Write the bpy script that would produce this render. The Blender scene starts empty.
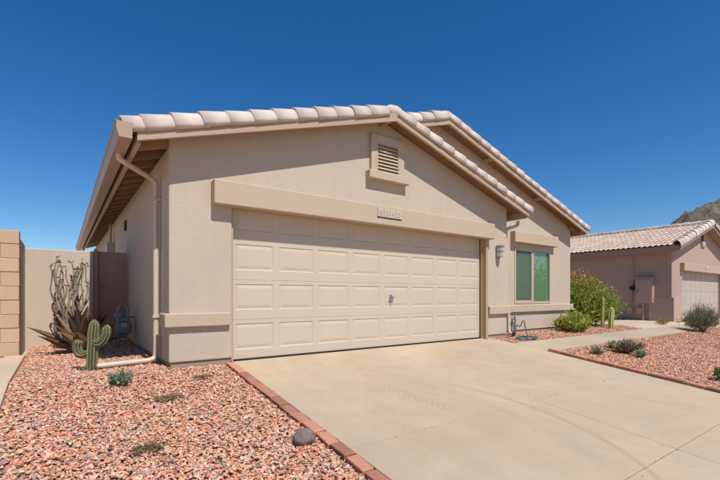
import bpy, bmesh, math, random
import numpy as np
from mathutils import Vector, Matrix, noise, Quaternion
R = math.radians
random.seed(7); RNG = np.random.default_rng(7)
scene = bpy.context.scene
C = scene.collection

# ---------------------------------------------------------------- camera
cam_d = bpy.data.cameras.new('camera'); cam = bpy.data.objects.new('camera', cam_d); C.objects.link(cam)
cam.location = (-1.693, -5.127, 0.81)
cam.rotation_euler = (R(90), 0, -math.atan2(415, 575))
cam_d.sensor_width = 36; cam_d.lens = 36*415/720; cam_d.shift_y = 56/720
cam_d.clip_start = .05; cam_d.clip_end = 6000
scene.camera = cam
# ---------------------------------------------------------------- sky, sun, exposure
SUN = Vector((.015, -.68, 1)).normalized()          # towards the sun
world = bpy.data.worlds.new('World'); scene.world = world; world.use_nodes = True
wn = world.node_tree; bg = wn.nodes['Background']
sky = wn.nodes.new('ShaderNodeTexSky'); sky.sky_type = 'NISHITA'; sky.sun_disc = False
sky.sun_elevation = math.asin(SUN.z); sky.sun_rotation = math.atan2(SUN.x, SUN.y)
sky.altitude = 600; sky.air_density = 1.0; sky.dust_density = .35; sky.ozone_density = 4.5
hs = wn.nodes.new('ShaderNodeHueSaturation'); hs.inputs['Saturation'].default_value = 1.31; hs.inputs['Hue'].default_value = .5035
wn.links.new(sky.outputs[0], hs.inputs['Color']); wn.links.new(hs.outputs[0], bg.inputs[0]); bg.inputs[1].default_value = .110
sl = bpy.data.lights.new('sun', 'SUN'); sl.energy = 4.7; sl.angle = R(.53); sl.color = (1, .985, .95)
so = bpy.data.objects.new('sun', sl); C.objects.link(so); so.location = (0, -20, 30)
so.rotation_euler = SUN.to_track_quat('Z', 'Y').to_euler()
scene.view_settings.view_transform = 'Standard'; scene.view_settings.look = 'None'
scene.view_settings.gamma = 1; scene.view_settings.exposure = 0.07
scene.render.engine = 'CYCLES'

# ---------------------------------------------------------------- helpers
def tag(o, label=None, cat=None, group=None, kind=None):
    if label: o['label'] = label
    if cat: o['category'] = cat
    if group: o['group'] = group
    if kind: o['kind'] = kind
    return o
def thing(name, loc, label, cat, group=None):
    o = bpy.data.objects.new(name, None); C.objects.link(o); o.location = loc; o.empty_display_size = .1
    return tag(o, label, cat, group)
def attach(o, parent):
    if parent is not None:
        o.parent = parent
        if parent.type == 'EMPTY': o.matrix_parent_inverse = Matrix.Translation(-Vector(parent.location))
    return o
def link(name, me, parent=None, loc=None, rot=None, scale=None):
    o = bpy.data.objects.new(name, me); C.objects.link(o)
    if loc is not None: o.location = loc
    if rot is not None: o.rotation_euler = rot
    if scale is not None: o.scale = scale
    return attach(o, parent)
def frame_tubes(path):
    P = [Vector(p) for p in path]; T = []
    for i in range(len(P)):
        t = (P[min(i+1, len(P)-1)]-P[max(i-1, 0)]); T.append(t.normalized() if t.length > 1e-9 else Vector((0, 0, 1)))
    n = T[0].orthogonal().normalized(); out = []
    for i, t in enumerate(T):
        if i: n = T[i-1].rotation_difference(t) @ n
        n = (n - t*n.dot(t)).normalized(); out.append((P[i], n, t.cross(n)))
    return out
def smooth_path(pts, n=6):
    P = [Vector(p) for p in pts]; out = []
    for i in range(len(P)-1):
        a, b, c, d = P[max(i-1, 0)], P[i], P[i+1], P[min(i+2, len(P)-1)]
        for k in range(n):
            t = k/n
            out.append(.5*((2*b)+(c-a)*t+(2*a-5*b+4*c-d)*t*t+(3*b-a-3*c+d)*t**3))
    out.append(P[-1]); return out
class MB:
    def __init__(s): s.v = []; s.f = []; s.c = []
    def add(s, v, f, col=None):
        o = len(s.v); s.v += [tuple(p) for p in v]; s.f += [tuple(i+o for i in q) for q in f]
        if col is not None: s.c += list(col) if isinstance(col, list) else [col]*len(v)
        return s
    def box(s, x0, x1, y0, y1, z0, z1, col=None):
        v = [(x, y, z) for z in (z0, z1) for y in (y0, y1) for x in (x0, x1)]
        return s.add(v, [(0, 2, 3, 1), (4, 5, 7, 6), (0, 1, 5, 4), (2, 6, 7, 3), (0, 4, 6, 2), (1, 3, 7, 5)], col)
    def prism(s, poly, y0, y1):                       # polygon in XZ (counter-clockwise seen from -Y), extruded along Y
        n = len(poly)
        v = [(x, y0, z) for x, z in poly]+[(x, y1, z) for x, z in poly]
        f = [tuple(range(n)), tuple(reversed(range(n, 2*n)))]
        f += [(i, i+n, (i+1) % n+n, (i+1) % n) for i in range(n)]
        return s.add(v, f)
    def prismx(s, poly, x0, x1):                      # polygon in YZ extruded along X
        n = len(poly)
        v = [(x0, y, z) for y, z in poly]+[(x1, y, z) for y, z in poly]
        f = [tuple(reversed(range(n))), tuple(range(n, 2*n))]
        f += [(i, (i+1) % n, (i+1) % n+n, i+n) for i in range(n)]
        return s.add(v, f)
    def tube(s, path, r, n=8, col=None, caps=True, mod=None, vcol=None):
        fr = frame_tubes(path); v = []; f = []; cs = []
        for i, (p, a, b) in enumerate(fr):
            ri = r[i] if isinstance(r, (list, tuple)) else r
            for k in range(n):
                w = 2*math.pi*k/n; m = ri*(mod(k) if mod else 1)
                v.append(p+a*math.cos(w)*m+b*math.sin(w)*m)
                if vcol: cs.append(vcol(i, k))
        for i in range(len(fr)-1):
            for k in range(n):
                k2 = (k+1) % n
                f.append((i*n+k, i*n+k2, (i+1)*n+k2, (i+1)*n+k))
        if caps: f += [tuple(reversed(range(n))), tuple(range((len(fr)-1)*n, len(fr)*n))]
        return s.add(v, f, cs if vcol else col)
    def build(s, name, mat, parent=None, smooth=False, bevel=0, seg=2, loc=None, mesh_only=False):
        me = bpy.data.meshes.new(name); me.from_pydata(s.v, [], s.f); me.validate()
        if mat: me.materials.append(mat)
        if s.c and len(s.c) == len(me.vertices):
            at = me.attributes.new('col', 'FLOAT_COLOR', 'POINT')
            at.data.foreach_set('color', np.array([tuple(c)[:3]+(1,) for c in s.c], dtype=np.float32).ravel())
        bm = bmesh.new(); bm.from_mesh(me); bmesh.ops.recalc_face_normals(bm, faces=bm.faces); bm.to_mesh(me); bm.free()
        if smooth: me.polygons.foreach_set('use_smooth', [True]*len(me.polygons))
        if mesh_only: return me
        o = link(name, me, parent, loc)
        if bevel:
            b = o.modifiers.new('bevel', 'BEVEL'); b.width = bevel; b.segments = seg; b.limit_method = 'ANGLE'; b.harden_normals = False
        return o
def np_mesh(name, V, F, mat, col=None, smooth=False):
    """V (n,3), F (m,k) arrays -> mesh"""
    me = bpy.data.meshes.new(name); n, k = F.shape
    me.vertices.add(len(V)); me.vertices.foreach_set('co', V.astype(np.float32).ravel())
    me.loops.add(n*k); me.loops.foreach_set('vertex_index', F.astype(np.int32).ravel())
    me.polygons.add(n); me.polygons.foreach_set('loop_start', np.arange(0, n*k, k, dtype=np.int32))
    me.polygons.foreach_set('use_smooth', np.full(n, smooth))
    if mat: me.materials.append(mat)
    if col is not None:
        at = me.attributes.new('col', 'FLOAT_COLOR', 'POINT')
        at.data.foreach_set('color', np.c_[col, np.ones(len(col))].astype(np.float32).ravel())
    me.update(calc_edges=True); return me

# ---------------------------------------------------------------- materials
def new_mat(name):
    m = bpy.data.materials.new(name); m.use_nodes = True
    return m, m.node_tree, m.node_tree.nodes['Principled BSDF']
def nd(nt, t, **kw):
    n = nt.nodes.new(t)
    for k, v in kw.items(): setattr(n, k, v)
    return n
def sock(nt, n, i, v):
    if isinstance(v, bpy.types.NodeSocket): nt.links.new(v, n.inputs[i])
    else: n.inputs[i].default_value = v
def mth(nt, op, a, b=0., c=None):
    n = nd(nt, 'ShaderNodeMath', operation=op); sock(nt, n, 0, a); sock(nt, n, 1, b)
    if c is not None: sock(nt, n, 2, c)
    return n.outputs[0]
def mixc(nt, fac, a, b, blend='MIX'):
    n = nd(nt, 'ShaderNodeMix', data_type='RGBA', blend_type=blend)
    sock(nt, n, 0, fac)
    for i, v in ((6, a), (7, b)):
        if isinstance(v, (tuple, list)): v = (*v[:3], 1)
        sock(nt, n, i, v)
    return n.outputs[2]
def noise_n(nt, vec, scale, detail=3, rough=.55):
    n = nd(nt, 'ShaderNodeTexNoise'); n.inputs['Scale'].default_value = scale
    n.inputs['Detail'].default_value = detail; n.inputs['Roughness'].default_value = rough
    nt.links.new(vec, n.inputs['Vector']); return n.outputs[0]
def ramp(nt, v, a, b):
    n = nd(nt, 'ShaderNodeMapRange'); sock(nt, n, 0, v); n.inputs[1].default_value = a; n.inputs[2].default_value = b
    return n.outputs[0]
def pos(nt): return nd(nt, 'ShaderNodeNewGeometry').outputs['Position']
def stucco(name, c, rough=.9, bump=.5, bs=90, var=.09, fine=.06, dist=.004, streak=.0, vcol=False, big=1.1, rnd=0.):
    m, nt, b = new_mat(name); p = pos(nt)
    if vcol:
        a = nd(nt, 'ShaderNodeAttribute', attribute_name='col'); base = a.outputs['Color']
    else: base = (c[0]*.88, c[1]*.855, c[2]*.785, 1)
    big_ = noise_n(nt, p, big, 4, .6); sm = noise_n(nt, p, bs*.6, 2)
    f1 = mth(nt, 'MULTIPLY_ADD', big_, var*2, 1-var); f2 = mth(nt, 'MULTIPLY_ADD', sm, fine*2, 1-fine)
    f = mth(nt, 'MULTIPLY', f1, f2)
    if streak:
        mp = nd(nt, 'ShaderNodeMapping'); mp.inputs['Scale'].default_value = (6, 6, .5); nt.links.new(p, mp.inputs[0])
        f = mth(nt, 'MULTIPLY', f, mth(nt, 'MULTIPLY_ADD', noise_n(nt, mp.outputs[0], 1, 4, .65), streak*2, 1-streak))
    if rnd:
        oi = nd(nt, 'ShaderNodeObjectInfo'); f = mth(nt, 'MULTIPLY', f, mth(nt, 'MULTIPLY_ADD', oi.outputs['Random'], rnd*2, 1-rnd))
    cc = nd(nt, 'ShaderNodeCombineColor')
    for i in range(3): nt.links.new(f, cc.inputs[i])
    nt.links.new(mixc(nt, 1., base, cc.outputs[0], 'MULTIPLY'), b.inputs['Base Color'])
    b.inputs['Roughness'].default_value = rough; b.inputs['Specular IOR Level'].default_value = .25
    if bump:
        bn = nd(nt, 'ShaderNodeBump'); bn.inputs['Strength'].default_value = bump; bn.inputs['Distance'].default_value = dist
        nt.links.new(noise_n(nt, p, bs, 4, .6), bn.inputs['Height']); nt.links.new(bn.outputs[0], b.inputs['Normal'])
    return m
def plain(name, c, rough=.5, metal=0., spec=.5):
    m, nt, b = new_mat(name); b.inputs['Roughness'].default_value = rough; b.inputs['Metallic'].default_value = metal
    b.inputs['Specular IOR Level'].default_value = spec
    f = noise_n(nt, pos(nt), 14, 4, .6)
    nt.links.new(mixc(nt, f, [x*.86 for x in c], [min(1, x*1.12) for x in c]), b.inputs['Base Color'])
    return m
def leafmat(name, trans=.25, rough=.55):
    m, nt, b = new_mat(name); a = nd(nt, 'ShaderNodeAttribute', attribute_name='col')
    nt.links.new(a.outputs['Color'], b.inputs['Base Color']); b.inputs['Roughness'].default_value = rough
    b.inputs['Specular IOR Level'].default_value = .3
    t = nd(nt, 'ShaderNodeBsdfTranslucent'); nt.links.new(a.outputs['Color'], t.inputs[0])
    mx = nd(nt, 'ShaderNodeMixShader'); mx.inputs[0].default_value = trans
    nt.links.new(b.outputs[0], mx.inputs[1]); nt.links.new(t.outputs[0], mx.inputs[2])
    nt.links.new(mx.outputs[0], nt.nodes['Material Output'].inputs[0]); return m

M = {}
M['wall'] = stucco('stucco_wall', (.55, .456, .376), bump=.55, bs=52, dist=.006, var=.09, streak=.07)
M['trim'] = stucco('stucco_trim', (.535, .425, .325), bump=.4, bs=60, dist=.004, var=.05, streak=.03)
M['fence'] = stucco('stucco_fence', (.63, .52, .43), bump=.5, bs=55, dist=.005, var=.07, streak=.06)
M['gate'] = stucco('gate_paint', (.52, .31, .215), bump=.2, bs=40, var=.08, streak=.08)
M['foot'] = stucco('foundation_concrete', (.36, .27, .20), bump=.5, bs=40, var=.1)
M['wood'] = stucco('painted_wood', (.47, .345, .265), rough=.7, bump=.25, bs=40, dist=.003, var=.1, streak=.05)
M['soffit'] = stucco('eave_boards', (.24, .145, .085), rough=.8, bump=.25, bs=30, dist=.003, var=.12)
M['gutter'] = plain('gutter_metal', (.37, .255, .17), .45)
M['spout'] = plain('downspout_paint', (.56, .45, .34), .5)
M['door'] = stucco('garage_door_paint', (.605, .51, .42), rough=.5, bump=.12, bs=120, dist=.0015, var=.035, fine=.02, streak=.03)
M['jamb'] = stucco('door_jamb_paint', (.48, .35, .235), rough=.6, bump=.15, bs=60, dist=.002, var=.06)
M['rubber'] = plain('black_rubber', (.018, .016, .015), .7)
M['tile'] = stucco('roof_tile_concrete', (.62, .525, .475), rough=.85, bump=.5, bs=45, dist=.004, var=.16, fine=.1, big=6, rnd=.08)
M['mortar'] = stucco('tile_mortar', (.42, .37, .34), rough=.95, bump=.7, bs=60, dist=.01)
M['white'] = stucco('number_tile_glaze', (.58, .485, .40), rough=.35, bump=.05, var=.04)
M['digit'] = plain('number_paint', (.37, .31, .25), .6)
M['dark'] = plain('dark_void', (.03, .026, .023), .9)
M['winframe'] = plain('window_frame_vinyl', (.47, .37, .275), .45)
M['concrete'] = None
M['brickcap'] = stucco('edging_brick', (.47, .215, .145), rough=.9, bump=.6, bs=70, dist=.005, var=.22, fine=.14, big=9, rnd=.3)
M['block'] = stucco('concrete_block', (.62, .42, .285), rough=.95, bump=.8, bs=80, dist=.006, var=.1, fine=.1, rnd=.07)
M['chrome'] = plain('metal_handle', (.45, .45, .45), .3, 1)
M['grey'] = plain('meter_grey_paint', (.20, .205, .21), .5)
M['pipe'] = plain('pipe_grey', (.26, .255, .25), .5, .4)
M['stone'] = stucco('gravel_stone', (1, 1, 1), rough=.9, bump=.35, bs=140, dist=.003, vcol=True, var=.04, fine=.16)
M['bed'] = stucco('gravel_bed_soil', (.46, .24, .165), rough=.95, bump=1, bs=45, dist=.02, var=.25, fine=.4, big=14)
M['soil'] = stucco('desert_soil', (.60, .46, .36), rough=.95, bump=.8, bs=35, dist=.012, var=.14, fine=.14)
M['boulder'] = stucco('boulder_stone', (.20, .155, .15), rough=.85, bump=.7, bs=35, dist=.006, var=.2, fine=.2, big=8)
M['leaf'] = leafmat('leaf', .38)
M['succ'] = leafmat('succulent_skin', .06, .5)
M['twig'] = plain('twig_bark', (.16, .12, .085), .9)
M['n_wall'] = stucco('pink_stucco', (.46, .33, .287), bump=.5, bs=40, dist=.006, var=.07, streak=.05)
M['n_trim'] = stucco('pink_stucco_trim', (.51, .365, .305), bump=.4, bs=40, var=.06)
M['n_wood'] = stucco('pink_fascia', (.38, .26, .215), rough=.8, bump=.2, var=.07)
M['n_door'] = stucco('pink_door_paint', (.50, .42, .38), rough=.6, bump=.1, var=.04)
M['n_box'] = plain('service_box_paint', (.41, .28, .23), .55)
M['n_tile'] = stucco('pale_roof_tile', (.60, .51, .45), rough=.85, bump=.4, bs=30, dist=.005, var=.2, fine=.16, big=5, rnd=.2)
M['hose'] = plain('green_hose', (.02, .13, .115), .4)
M['rock'] = stucco('mountain_rock', (.20, .165, .135), rough=1, bump=1, bs=.35, dist=3, var=.3, fine=.45, big=.05)

def concrete_mat(name, c, marks=True):
    m, nt, b = new_mat(name); p = pos(nt)
    n1 = noise_n(nt, p, .55, 6, .62); n2 = noise_n(nt, p, 4.5, 5, .65); n3 = noise_n(nt, p, 160, 2, .5)
    n4 = noise_n(nt, p, 26, 4, .7)
    f = mth(nt, 'MULTIPLY', mth(nt, 'MULTIPLY_ADD', n1, .56, .72), mth(nt, 'MULTIPLY_ADD', n2, .20, .90))
    f = mth(nt, 'MULTIPLY', f, mth(nt, 'MULTIPLY_ADD', n3, .20, .90))
    f = mth(nt, 'MULTIPLY', f, mth(nt, 'MULTIPLY_ADD', n4, .08, .96))
    spots = ramp(nt, noise_n(nt, p, 7.5, 3, .5), .70, .78)         # small dark spots
    f = mth(nt, 'MULTIPLY', f, mth(nt, 'MULTIPLY_ADD', spots, -.13, 1.))
    if marks:
        sx = nd(nt, 'ShaderNodeSeparateXYZ'); nt.links.new(p, sx.inputs[0]); X, Y = sx.outputs[0], sx.outputs[1]
        def arc(cx, cy, r, w, amt, y0, y1):
            d = mth(nt, 'SQRT', mth(nt, 'ADD', mth(nt, 'POWER', mth(nt, 'SUBTRACT', X, cx), 2.), mth(nt, 'POWER', mth(nt, 'SUBTRACT', Y, cy), 2.)))
            e = ramp(nt, mth(nt, 'ABSOLUTE', mth(nt, 'SUBTRACT', d, r)), w, 0.)
            lim = mth(nt, 'MULTIPLY', ramp(nt, Y, y0-.3, y0), ramp(nt, Y, y1+.3, y1))
            e = mth(nt, 'MULTIPLY', mth(nt, 'MULTIPLY', e, lim), ramp(nt, n2, .3, .7))
            return mth(nt, 'MULTIPLY_ADD', e, -amt, 1.)
        f = mth(nt, 'MULTIPLY', f, arc(.42, -2.76, 1.80, .05, .26, -4.2, -1.9))
        f = mth(nt, 'MULTIPLY', f, arc(-1.1, -2.5, 2.95, .13, .09, -4.8, -1.3))
        f = mth(nt, 'MULTIPLY', f, arc(5.4, -2.2, 1.9, .12, .08, -4.8, -.6))
        # a short strip of tyre tread
        u = mth(nt, 'ADD', mth(nt, 'MULTIPLY', X, .97), mth(nt, 'MULTIPLY', Y, .25))
        v = mth(nt, 'SUBTRACT', mth(nt, 'MULTIPLY', Y, .97), mth(nt, 'MULTIPLY', X, .25))
        tr = mth(nt, 'MULTIPLY', ramp(nt, mth(nt, 'SINE', mth(nt, 'ADD', mth(nt, 'MULTIPLY', v, 95.), mth(nt, 'MULTIPLY', mth(nt, 'ABSOLUTE', mth(nt, 'SUBTRACT', u, .76)), 60.))), .2, .7),
                 ramp(nt, mth(nt, 'ABSOLUTE', mth(nt, 'SUBTRACT', u, .76)), .09, .07))
        tr = mth(nt, 'MULTIPLY', tr, mth(nt, 'MULTIPLY', ramp(nt, Y, -2.5, -2.3), ramp(nt, Y, -1.45, -1.6)))
        f = mth(nt, 'MULTIPLY', f, mth(nt, 'MULTIPLY_ADD', mth(nt, 'MULTIPLY', tr, n2), -.24, 1.))
    cc = nd(nt, 'ShaderNodeCombineColor')
    for i in range(3): nt.links.new(f, cc.inputs[i])
    base = mixc(nt, ramp(nt, noise_n(nt, p, .9, 4, .6), .35, .65), c, (c[0]*1.03, c[1]*.97, c[2]*.88))
    nt.links.new(mixc(nt, 1., base, cc.outputs[0], 'MULTIPLY'), b.inputs['Base Color'])
    b.inputs['Roughness'].default_value = .9; b.inputs['Specular IOR Level'].default_value = .2
    bn = nd(nt, 'ShaderNodeBump'); bn.inputs['Strength'].default_value = .35; bn.inputs['Distance'].default_value = .002
    nt.links.new(n3, bn.inputs['Height']); nt.links.new(bn.outputs[0], b.inputs['Normal'])
    return m
M['concrete'] = concrete_mat('driveway_concrete', (.437, .340, .240))
M['path'] = concrete_mat('path_concrete', (.41, .325, .238), False)

def glass_mat(name, tint, rough=.02):
    m, nt, b = new_mat(name)
    b.inputs['Base Color'].default_value = (*tint, 1); b.inputs['Roughness'].default_value = rough
    b.inputs['IOR'].default_value = 1.9; b.inputs['Specular IOR Level'].default_value = .9
    b.inputs['Specular Tint'].default_value = (.8, 1, .85, 1)
    return m
M['pane'] = glass_mat('tinted_window_glass', (.115, .20, .10))
m, nt, b = new_mat('insect_screen'); b.inputs['Base Color'].default_value = (.13, .17, .12, 1); b.inputs['Roughness'].default_value = .8
tr = nd(nt, 'ShaderNodeBsdfTransparent'); mx = nd(nt, 'ShaderNodeMixShader'); mx.inputs[0].default_value = .33
nt.links.new(tr.outputs[0], mx.inputs[1]); nt.links.new(b.outputs[0], mx.inputs[2]); nt.links.new(mx.outputs[0], nt.nodes['Material Output'].inputs[0])
M['screen'] = m
m, nt, b = new_mat('frosted_lamp_glass'); b.inputs['Base Color'].default_value = (.42, .42, .41, 1); b.inputs['Roughness'].default_value = .3
M['lampglass'] = m

# ================================================================ setting
SL = .125
def g(y): return SL*(y+.1) if y < -.1 else 0.       # the lot falls from the houses to the street
YS = [-3000, -60, -9, -.1, 30, 3500]
def gz(y): return g(max(y, -9))
def sheet(name, x0, x1, ys, dz, mat, nx=1):
    mb = MB(); n = len(ys)
    v = [(x, y, gz(y)+dz) for y in ys for x in (x0, x1)]
    mb.add(v, [(2*i, 2*i+1, 2*i+3, 2*i+2) for i in range(n-1)])
    return mb.build(name, mat)
tag(sheet('ground', -3000, 3000, YS, -.085, M['soil']), kind='structure')

# mountain behind the neighbour
def mountain():
    n = 150; cx, cy = 826, 196; S = 330; V = []
    for j in range(n):
        for i in range(n):
            x = -S+2*S*i/(n-1); y = -S+2*S*j/(n-1); u = x*.811-y*.585; w = x*.585+y*.811      # u runs across the view
            h = 136*math.exp(-(max(0, abs(u-8)-8)/92)**2-(w/150)**2)+96*math.exp(-((u-165)/100)**2-((w-20)/150)**2)+26*math.exp(-((u+62)/26)**2-((w-30)/70)**2)
            q = Vector((x*.016, y*.016, 3.3))
            rg = .5-abs(noise.noise(q)); rg2 = .5-abs(noise.noise(q*2.9)); rg3 = noise.noise(q*8); rg4 = noise.noise(q*19)
            h = h*(.93+.22*rg+.13*rg2+.05*rg3+.025*rg4)
            V.append((cx+x, cy+y, h-4))
    F = [(j*n+i, j*n+i+1, (j+1)*n+i+1, (j+1)*n+i) for j in range(n-1) for i in range(n-1)]
    o = link('mountain', np_mesh('mountain', np.array(V), np.array(F), M['rock'], smooth=True)); tag(o, kind='structure')
mountain()

# driveway of concrete slabs with recessed joints
drive = sheet('driveway', .03, 5.11, [-9, -.1, -.02], -.022, M['foot']); tag(drive, kind='structure')
def slab(name, x0, x1, y0, y1, mat, parent, th=.06):
    mb = MB()
    v = [(x, y, gz(y)+dz) for dz in (-th, 0) for y in (y0, y1) for x in (x0, x1)]
    mb.add(v, [(0, 2, 3, 1), (4, 5, 7, 6), (0, 1, 5, 4), (2, 6, 7, 3), (0, 4, 6, 2), (1, 3, 7, 5)])
    return mb.build(name, mat, parent, bevel=.004, seg=1)
J = .004
rows = [-.045, -1.33, -2.6, -3.86, -5.1, -6.35, -7.6, -9]
for i in range(len(rows)-1):
    ya, yb = rows[i+1]+J, rows[i]-J
    for x0, x1 in (((.035, 5.10),) if i < 2 else ((.035, 2.49-J), (2.49+J, 5.10))): slab('slab', x0, x1, ya, yb, M['concrete'], drive)
path = sheet('path', 5.10, 14.2, [-1.22, -.56], -.03, M['foot']); tag(path, kind='structure')
xs = [5.107, 6.3, 7.5, 8.7, 9.9, 11.1, 12.3, 13.6]
for a, b_ in zip(xs[:-1], xs[1:]): slab('slab', a, b_-2*J, -1.21, -.575, M['path'], path)
kerb = MB(); y0 = -9
kerb.add([(x, y, gz(y)+dz) for dz in (-.06, .006) for y in (-9, -.1, 2.16) for x in (-2.30, -2.085)],
         [(0, 1, 3, 2), (2, 3, 5, 4), (6, 8, 9, 7), (8, 10, 11, 9), (0, 6, 7, 1), (4, 5, 11, 10), (0, 2, 8, 6), (2, 4, 10, 8), (1, 7, 9, 3), (3, 9, 11, 5)])
tag(kerb.build('kerb', M['soil'], bevel=.008), kind='structure')
tag(sheet('side_yard', -14, -2.3, [-9, -.1, 2.2], -.02, M['soil']), kind='structure')
tag(sheet('gravel_base', -2.09, -.06, [-9, -.1, 3.6], -.028, M['bed']), kind='structure')
tag(sheet('planting_base', 5.20, 15, [-9, -1.24], -.028, M['bed']), kind='structure')
tag(sheet('planting_strip', 5.00, 11.0, [-.56, -.1, 1.9], -.028, M['bed']), kind='structure')
tag(sheet('side_soil', 11.0, 14.42, [-.56, -.1, 9], -.018, M['soil']), kind='structure')

# gravel: crushed rock
def rock_variants(n, k=11):
    out = []
    for i in range(n):
        bm = bmesh.new()
        for _ in range(k):
            d = Vector(RNG.normal(size=3)).normalized()*RNG.uniform(.8, 1.05); bm.verts.new((d.x, d.y*.78, d.z*.55))
        r = bmesh.ops.convex_hull(bm, input=bm.verts)
        bmesh.ops.delete(bm, geom=[e for e in r['geom_interior'] if isinstance(e, bmesh.types.BMVert)], context='VERTS')
        bmesh.ops.triangulate(bm, faces=bm.faces); bm.verts.index_update()
        out.append((np.array([v.co[:] for v in bm.verts]), np.array([[v.index for v in f.verts] for f in bm.faces]))); bm.free()
    return out
ROCKS = rock_variants(14)
PAL = np.array([(.68, .32, .19), (.72, .41, .27), (.72, .51, .38), (.62, .25, .13), (.66, .38, .26), (.30, .275, .265), (.46, .40, .36), (.40, .17, .10), (.18, .155, .15), (.76, .60, .48)])
PW = np.array([.23, .25, .15, .10, .15, .045, .055, .03, .012, .012]); PW = PW/PW.sum()
def gravel(name, pts, smin, smax, label):
    n = len(pts); V = []; F = []; Cc = []; off = 0
    which = RNG.integers(0, len(ROCKS), n); size = smin+(smax-smin)*RNG.beta(1.6, 2.6, n)
    for w, (rv, rf) in enumerate(ROCKS):
        idx = np.where(which == w)[0]; k = len(idx)
        if not k: continue
        yaw = RNG.uniform(0, 2*np.pi, k); tx = RNG.normal(0, .24, k); ty = RNG.normal(0, .24, k)
        cz, sz = np.cos(yaw), np.sin(yaw); cx, sx = np.cos(tx), np.sin(tx); cy, sy = np.cos(ty), np.sin(ty)
        Z0 = np.zeros(k); O = np.ones(k)
        Rz = np.stack([cz, -sz, Z0, sz, cz, Z0, Z0, Z0, O], 1).reshape(k, 3, 3)
        Rx = np.stack([O, Z0, Z0, Z0, cx, -sx, Z0, sx, cx], 1).reshape(k, 3, 3)
        Ry = np.stack([cy, Z0, sy, Z0, O, Z0, -sy, Z0, cy], 1).reshape(k, 3, 3)
        Rm = Rz@Rx@Ry
        sc = size[idx][:, None]*np.stack([RNG.uniform(.85, 1.3, k), RNG.uniform(.75, 1.1, k), RNG.uniform(.6, .9, k)], 1)
        v = np.einsum('kij,knj->kni', Rm, rv[None]*sc[:, None, :])+pts[idx][:, None, :]
        col = PAL[RNG.choice(len(PAL), k, p=PW)]*RNG.uniform(.84, 1.14, (k, 1))*RNG.normal(1, .035, (k, 3))*.90*np.array([1.03, .98, .95])
        V.append(v.reshape(-1, 3)); Cc.append(np.repeat(np.clip(col, .02, .9), len(rv), 0))
        F.append((rf[None]+(np.arange(k)*len(rv))[:, None, None]+off).reshape(-1, 3)); off += k*len(rv)
    o = link(name, np_mesh(name, np.concatenate(V), np.concatenate(F), M['stone'], np.concatenate(Cc)))
    return tag(o, label, 'gravel', kind='stuff')
def gpts(inside, x0, x1, y0, y1, dens, zt=.0):
    n = int((x1-x0)*(y1-y0)*dens); p = np.stack([RNG.uniform(x0, x1, n), RNG.uniform(y0, y1, n)], 1)
    p = p[inside(p[:, 0], p[:, 1])]
    y = p[:, 1]; z = np.where(y < -.1, SL*(np.maximum(y, -9)+.1), 0.)
    return np.c_[p, z+zt+RNG.uniform(-.014, .004, len(p))]
left = lambda x, y: ~((x > -.70) & (y > -.14))
gravel('gravel', np.concatenate([gpts(left, -2.07, -.10, -3.6, 0.2, 4300), gpts(left, -2.06, -.10, .2, 3.55, 2600), gpts(left, -2.07, -.1, -5, -3.6, 1200)]), .008, .0275,
       'salmon pink crushed gravel beside the driveway left of the brick edging')
right = lambda x, y: y > .235*(x+1.69)-5.13-1.3
gravel('gravel', np.concatenate([gpts(right, 5.24, 9.5, -4.8, -1.26, 2100), gpts(right, 9.5, 14.8, -4.0, -1.26, 1300)]), .011, .030,
       'reddish crushed gravel of the yard right of the driveway')
strip = lambda x, y: ~((x < 8.87) & (y > .31)) & ~((x < 5.56) & (y > -.15)) & (y > -.575) & (y > -.575+.0*(x)) & ((x > 5.15) | (y > -.36))
gravel('gravel', gpts(strip, 4.95, 10.9, -.57, 1.8, 1700), .011, .030, 'narrow gravel strip along the wall under the window')

# ================================================================ the house
H = thing('house', (2.4, 0, 0), 'beige stucco single storey house with wide garage door and pale tiled gables', 'house')
P = .303; E0 = 2.507; XL, XR, XM = -1.06, 5.84, 2.39; XR2 = 9.13; XM2 = (XL+XR2)/2
WY, W2 = -.12, .32; BACK = 12.5
def deck1(x): return E0+P*((x-XL) if x < XM else (XR-x))
def deck2(x): return E0+P*((x-XL) if x < XM2 else (XR2-x))
def gable_poly(f, xl, xr, xm, lo, hi): ...
TB = .055                                             # stucco stops just above the footing
# garage front wall with the door opening
mb = MB(); dn = .037
mb.prism([(-.71, TB), (0, TB), (0, 2.0), (4.88, 2.0), (4.88, TB), (5.54, TB), (5.54, deck1(5.54)-dn), (XM, deck1(XM)-dn), (-.71, deck1(-.71)-dn)], WY, .05)
wall = mb.build('wall', M['wall'], H, bevel=.016, seg=3)
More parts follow.
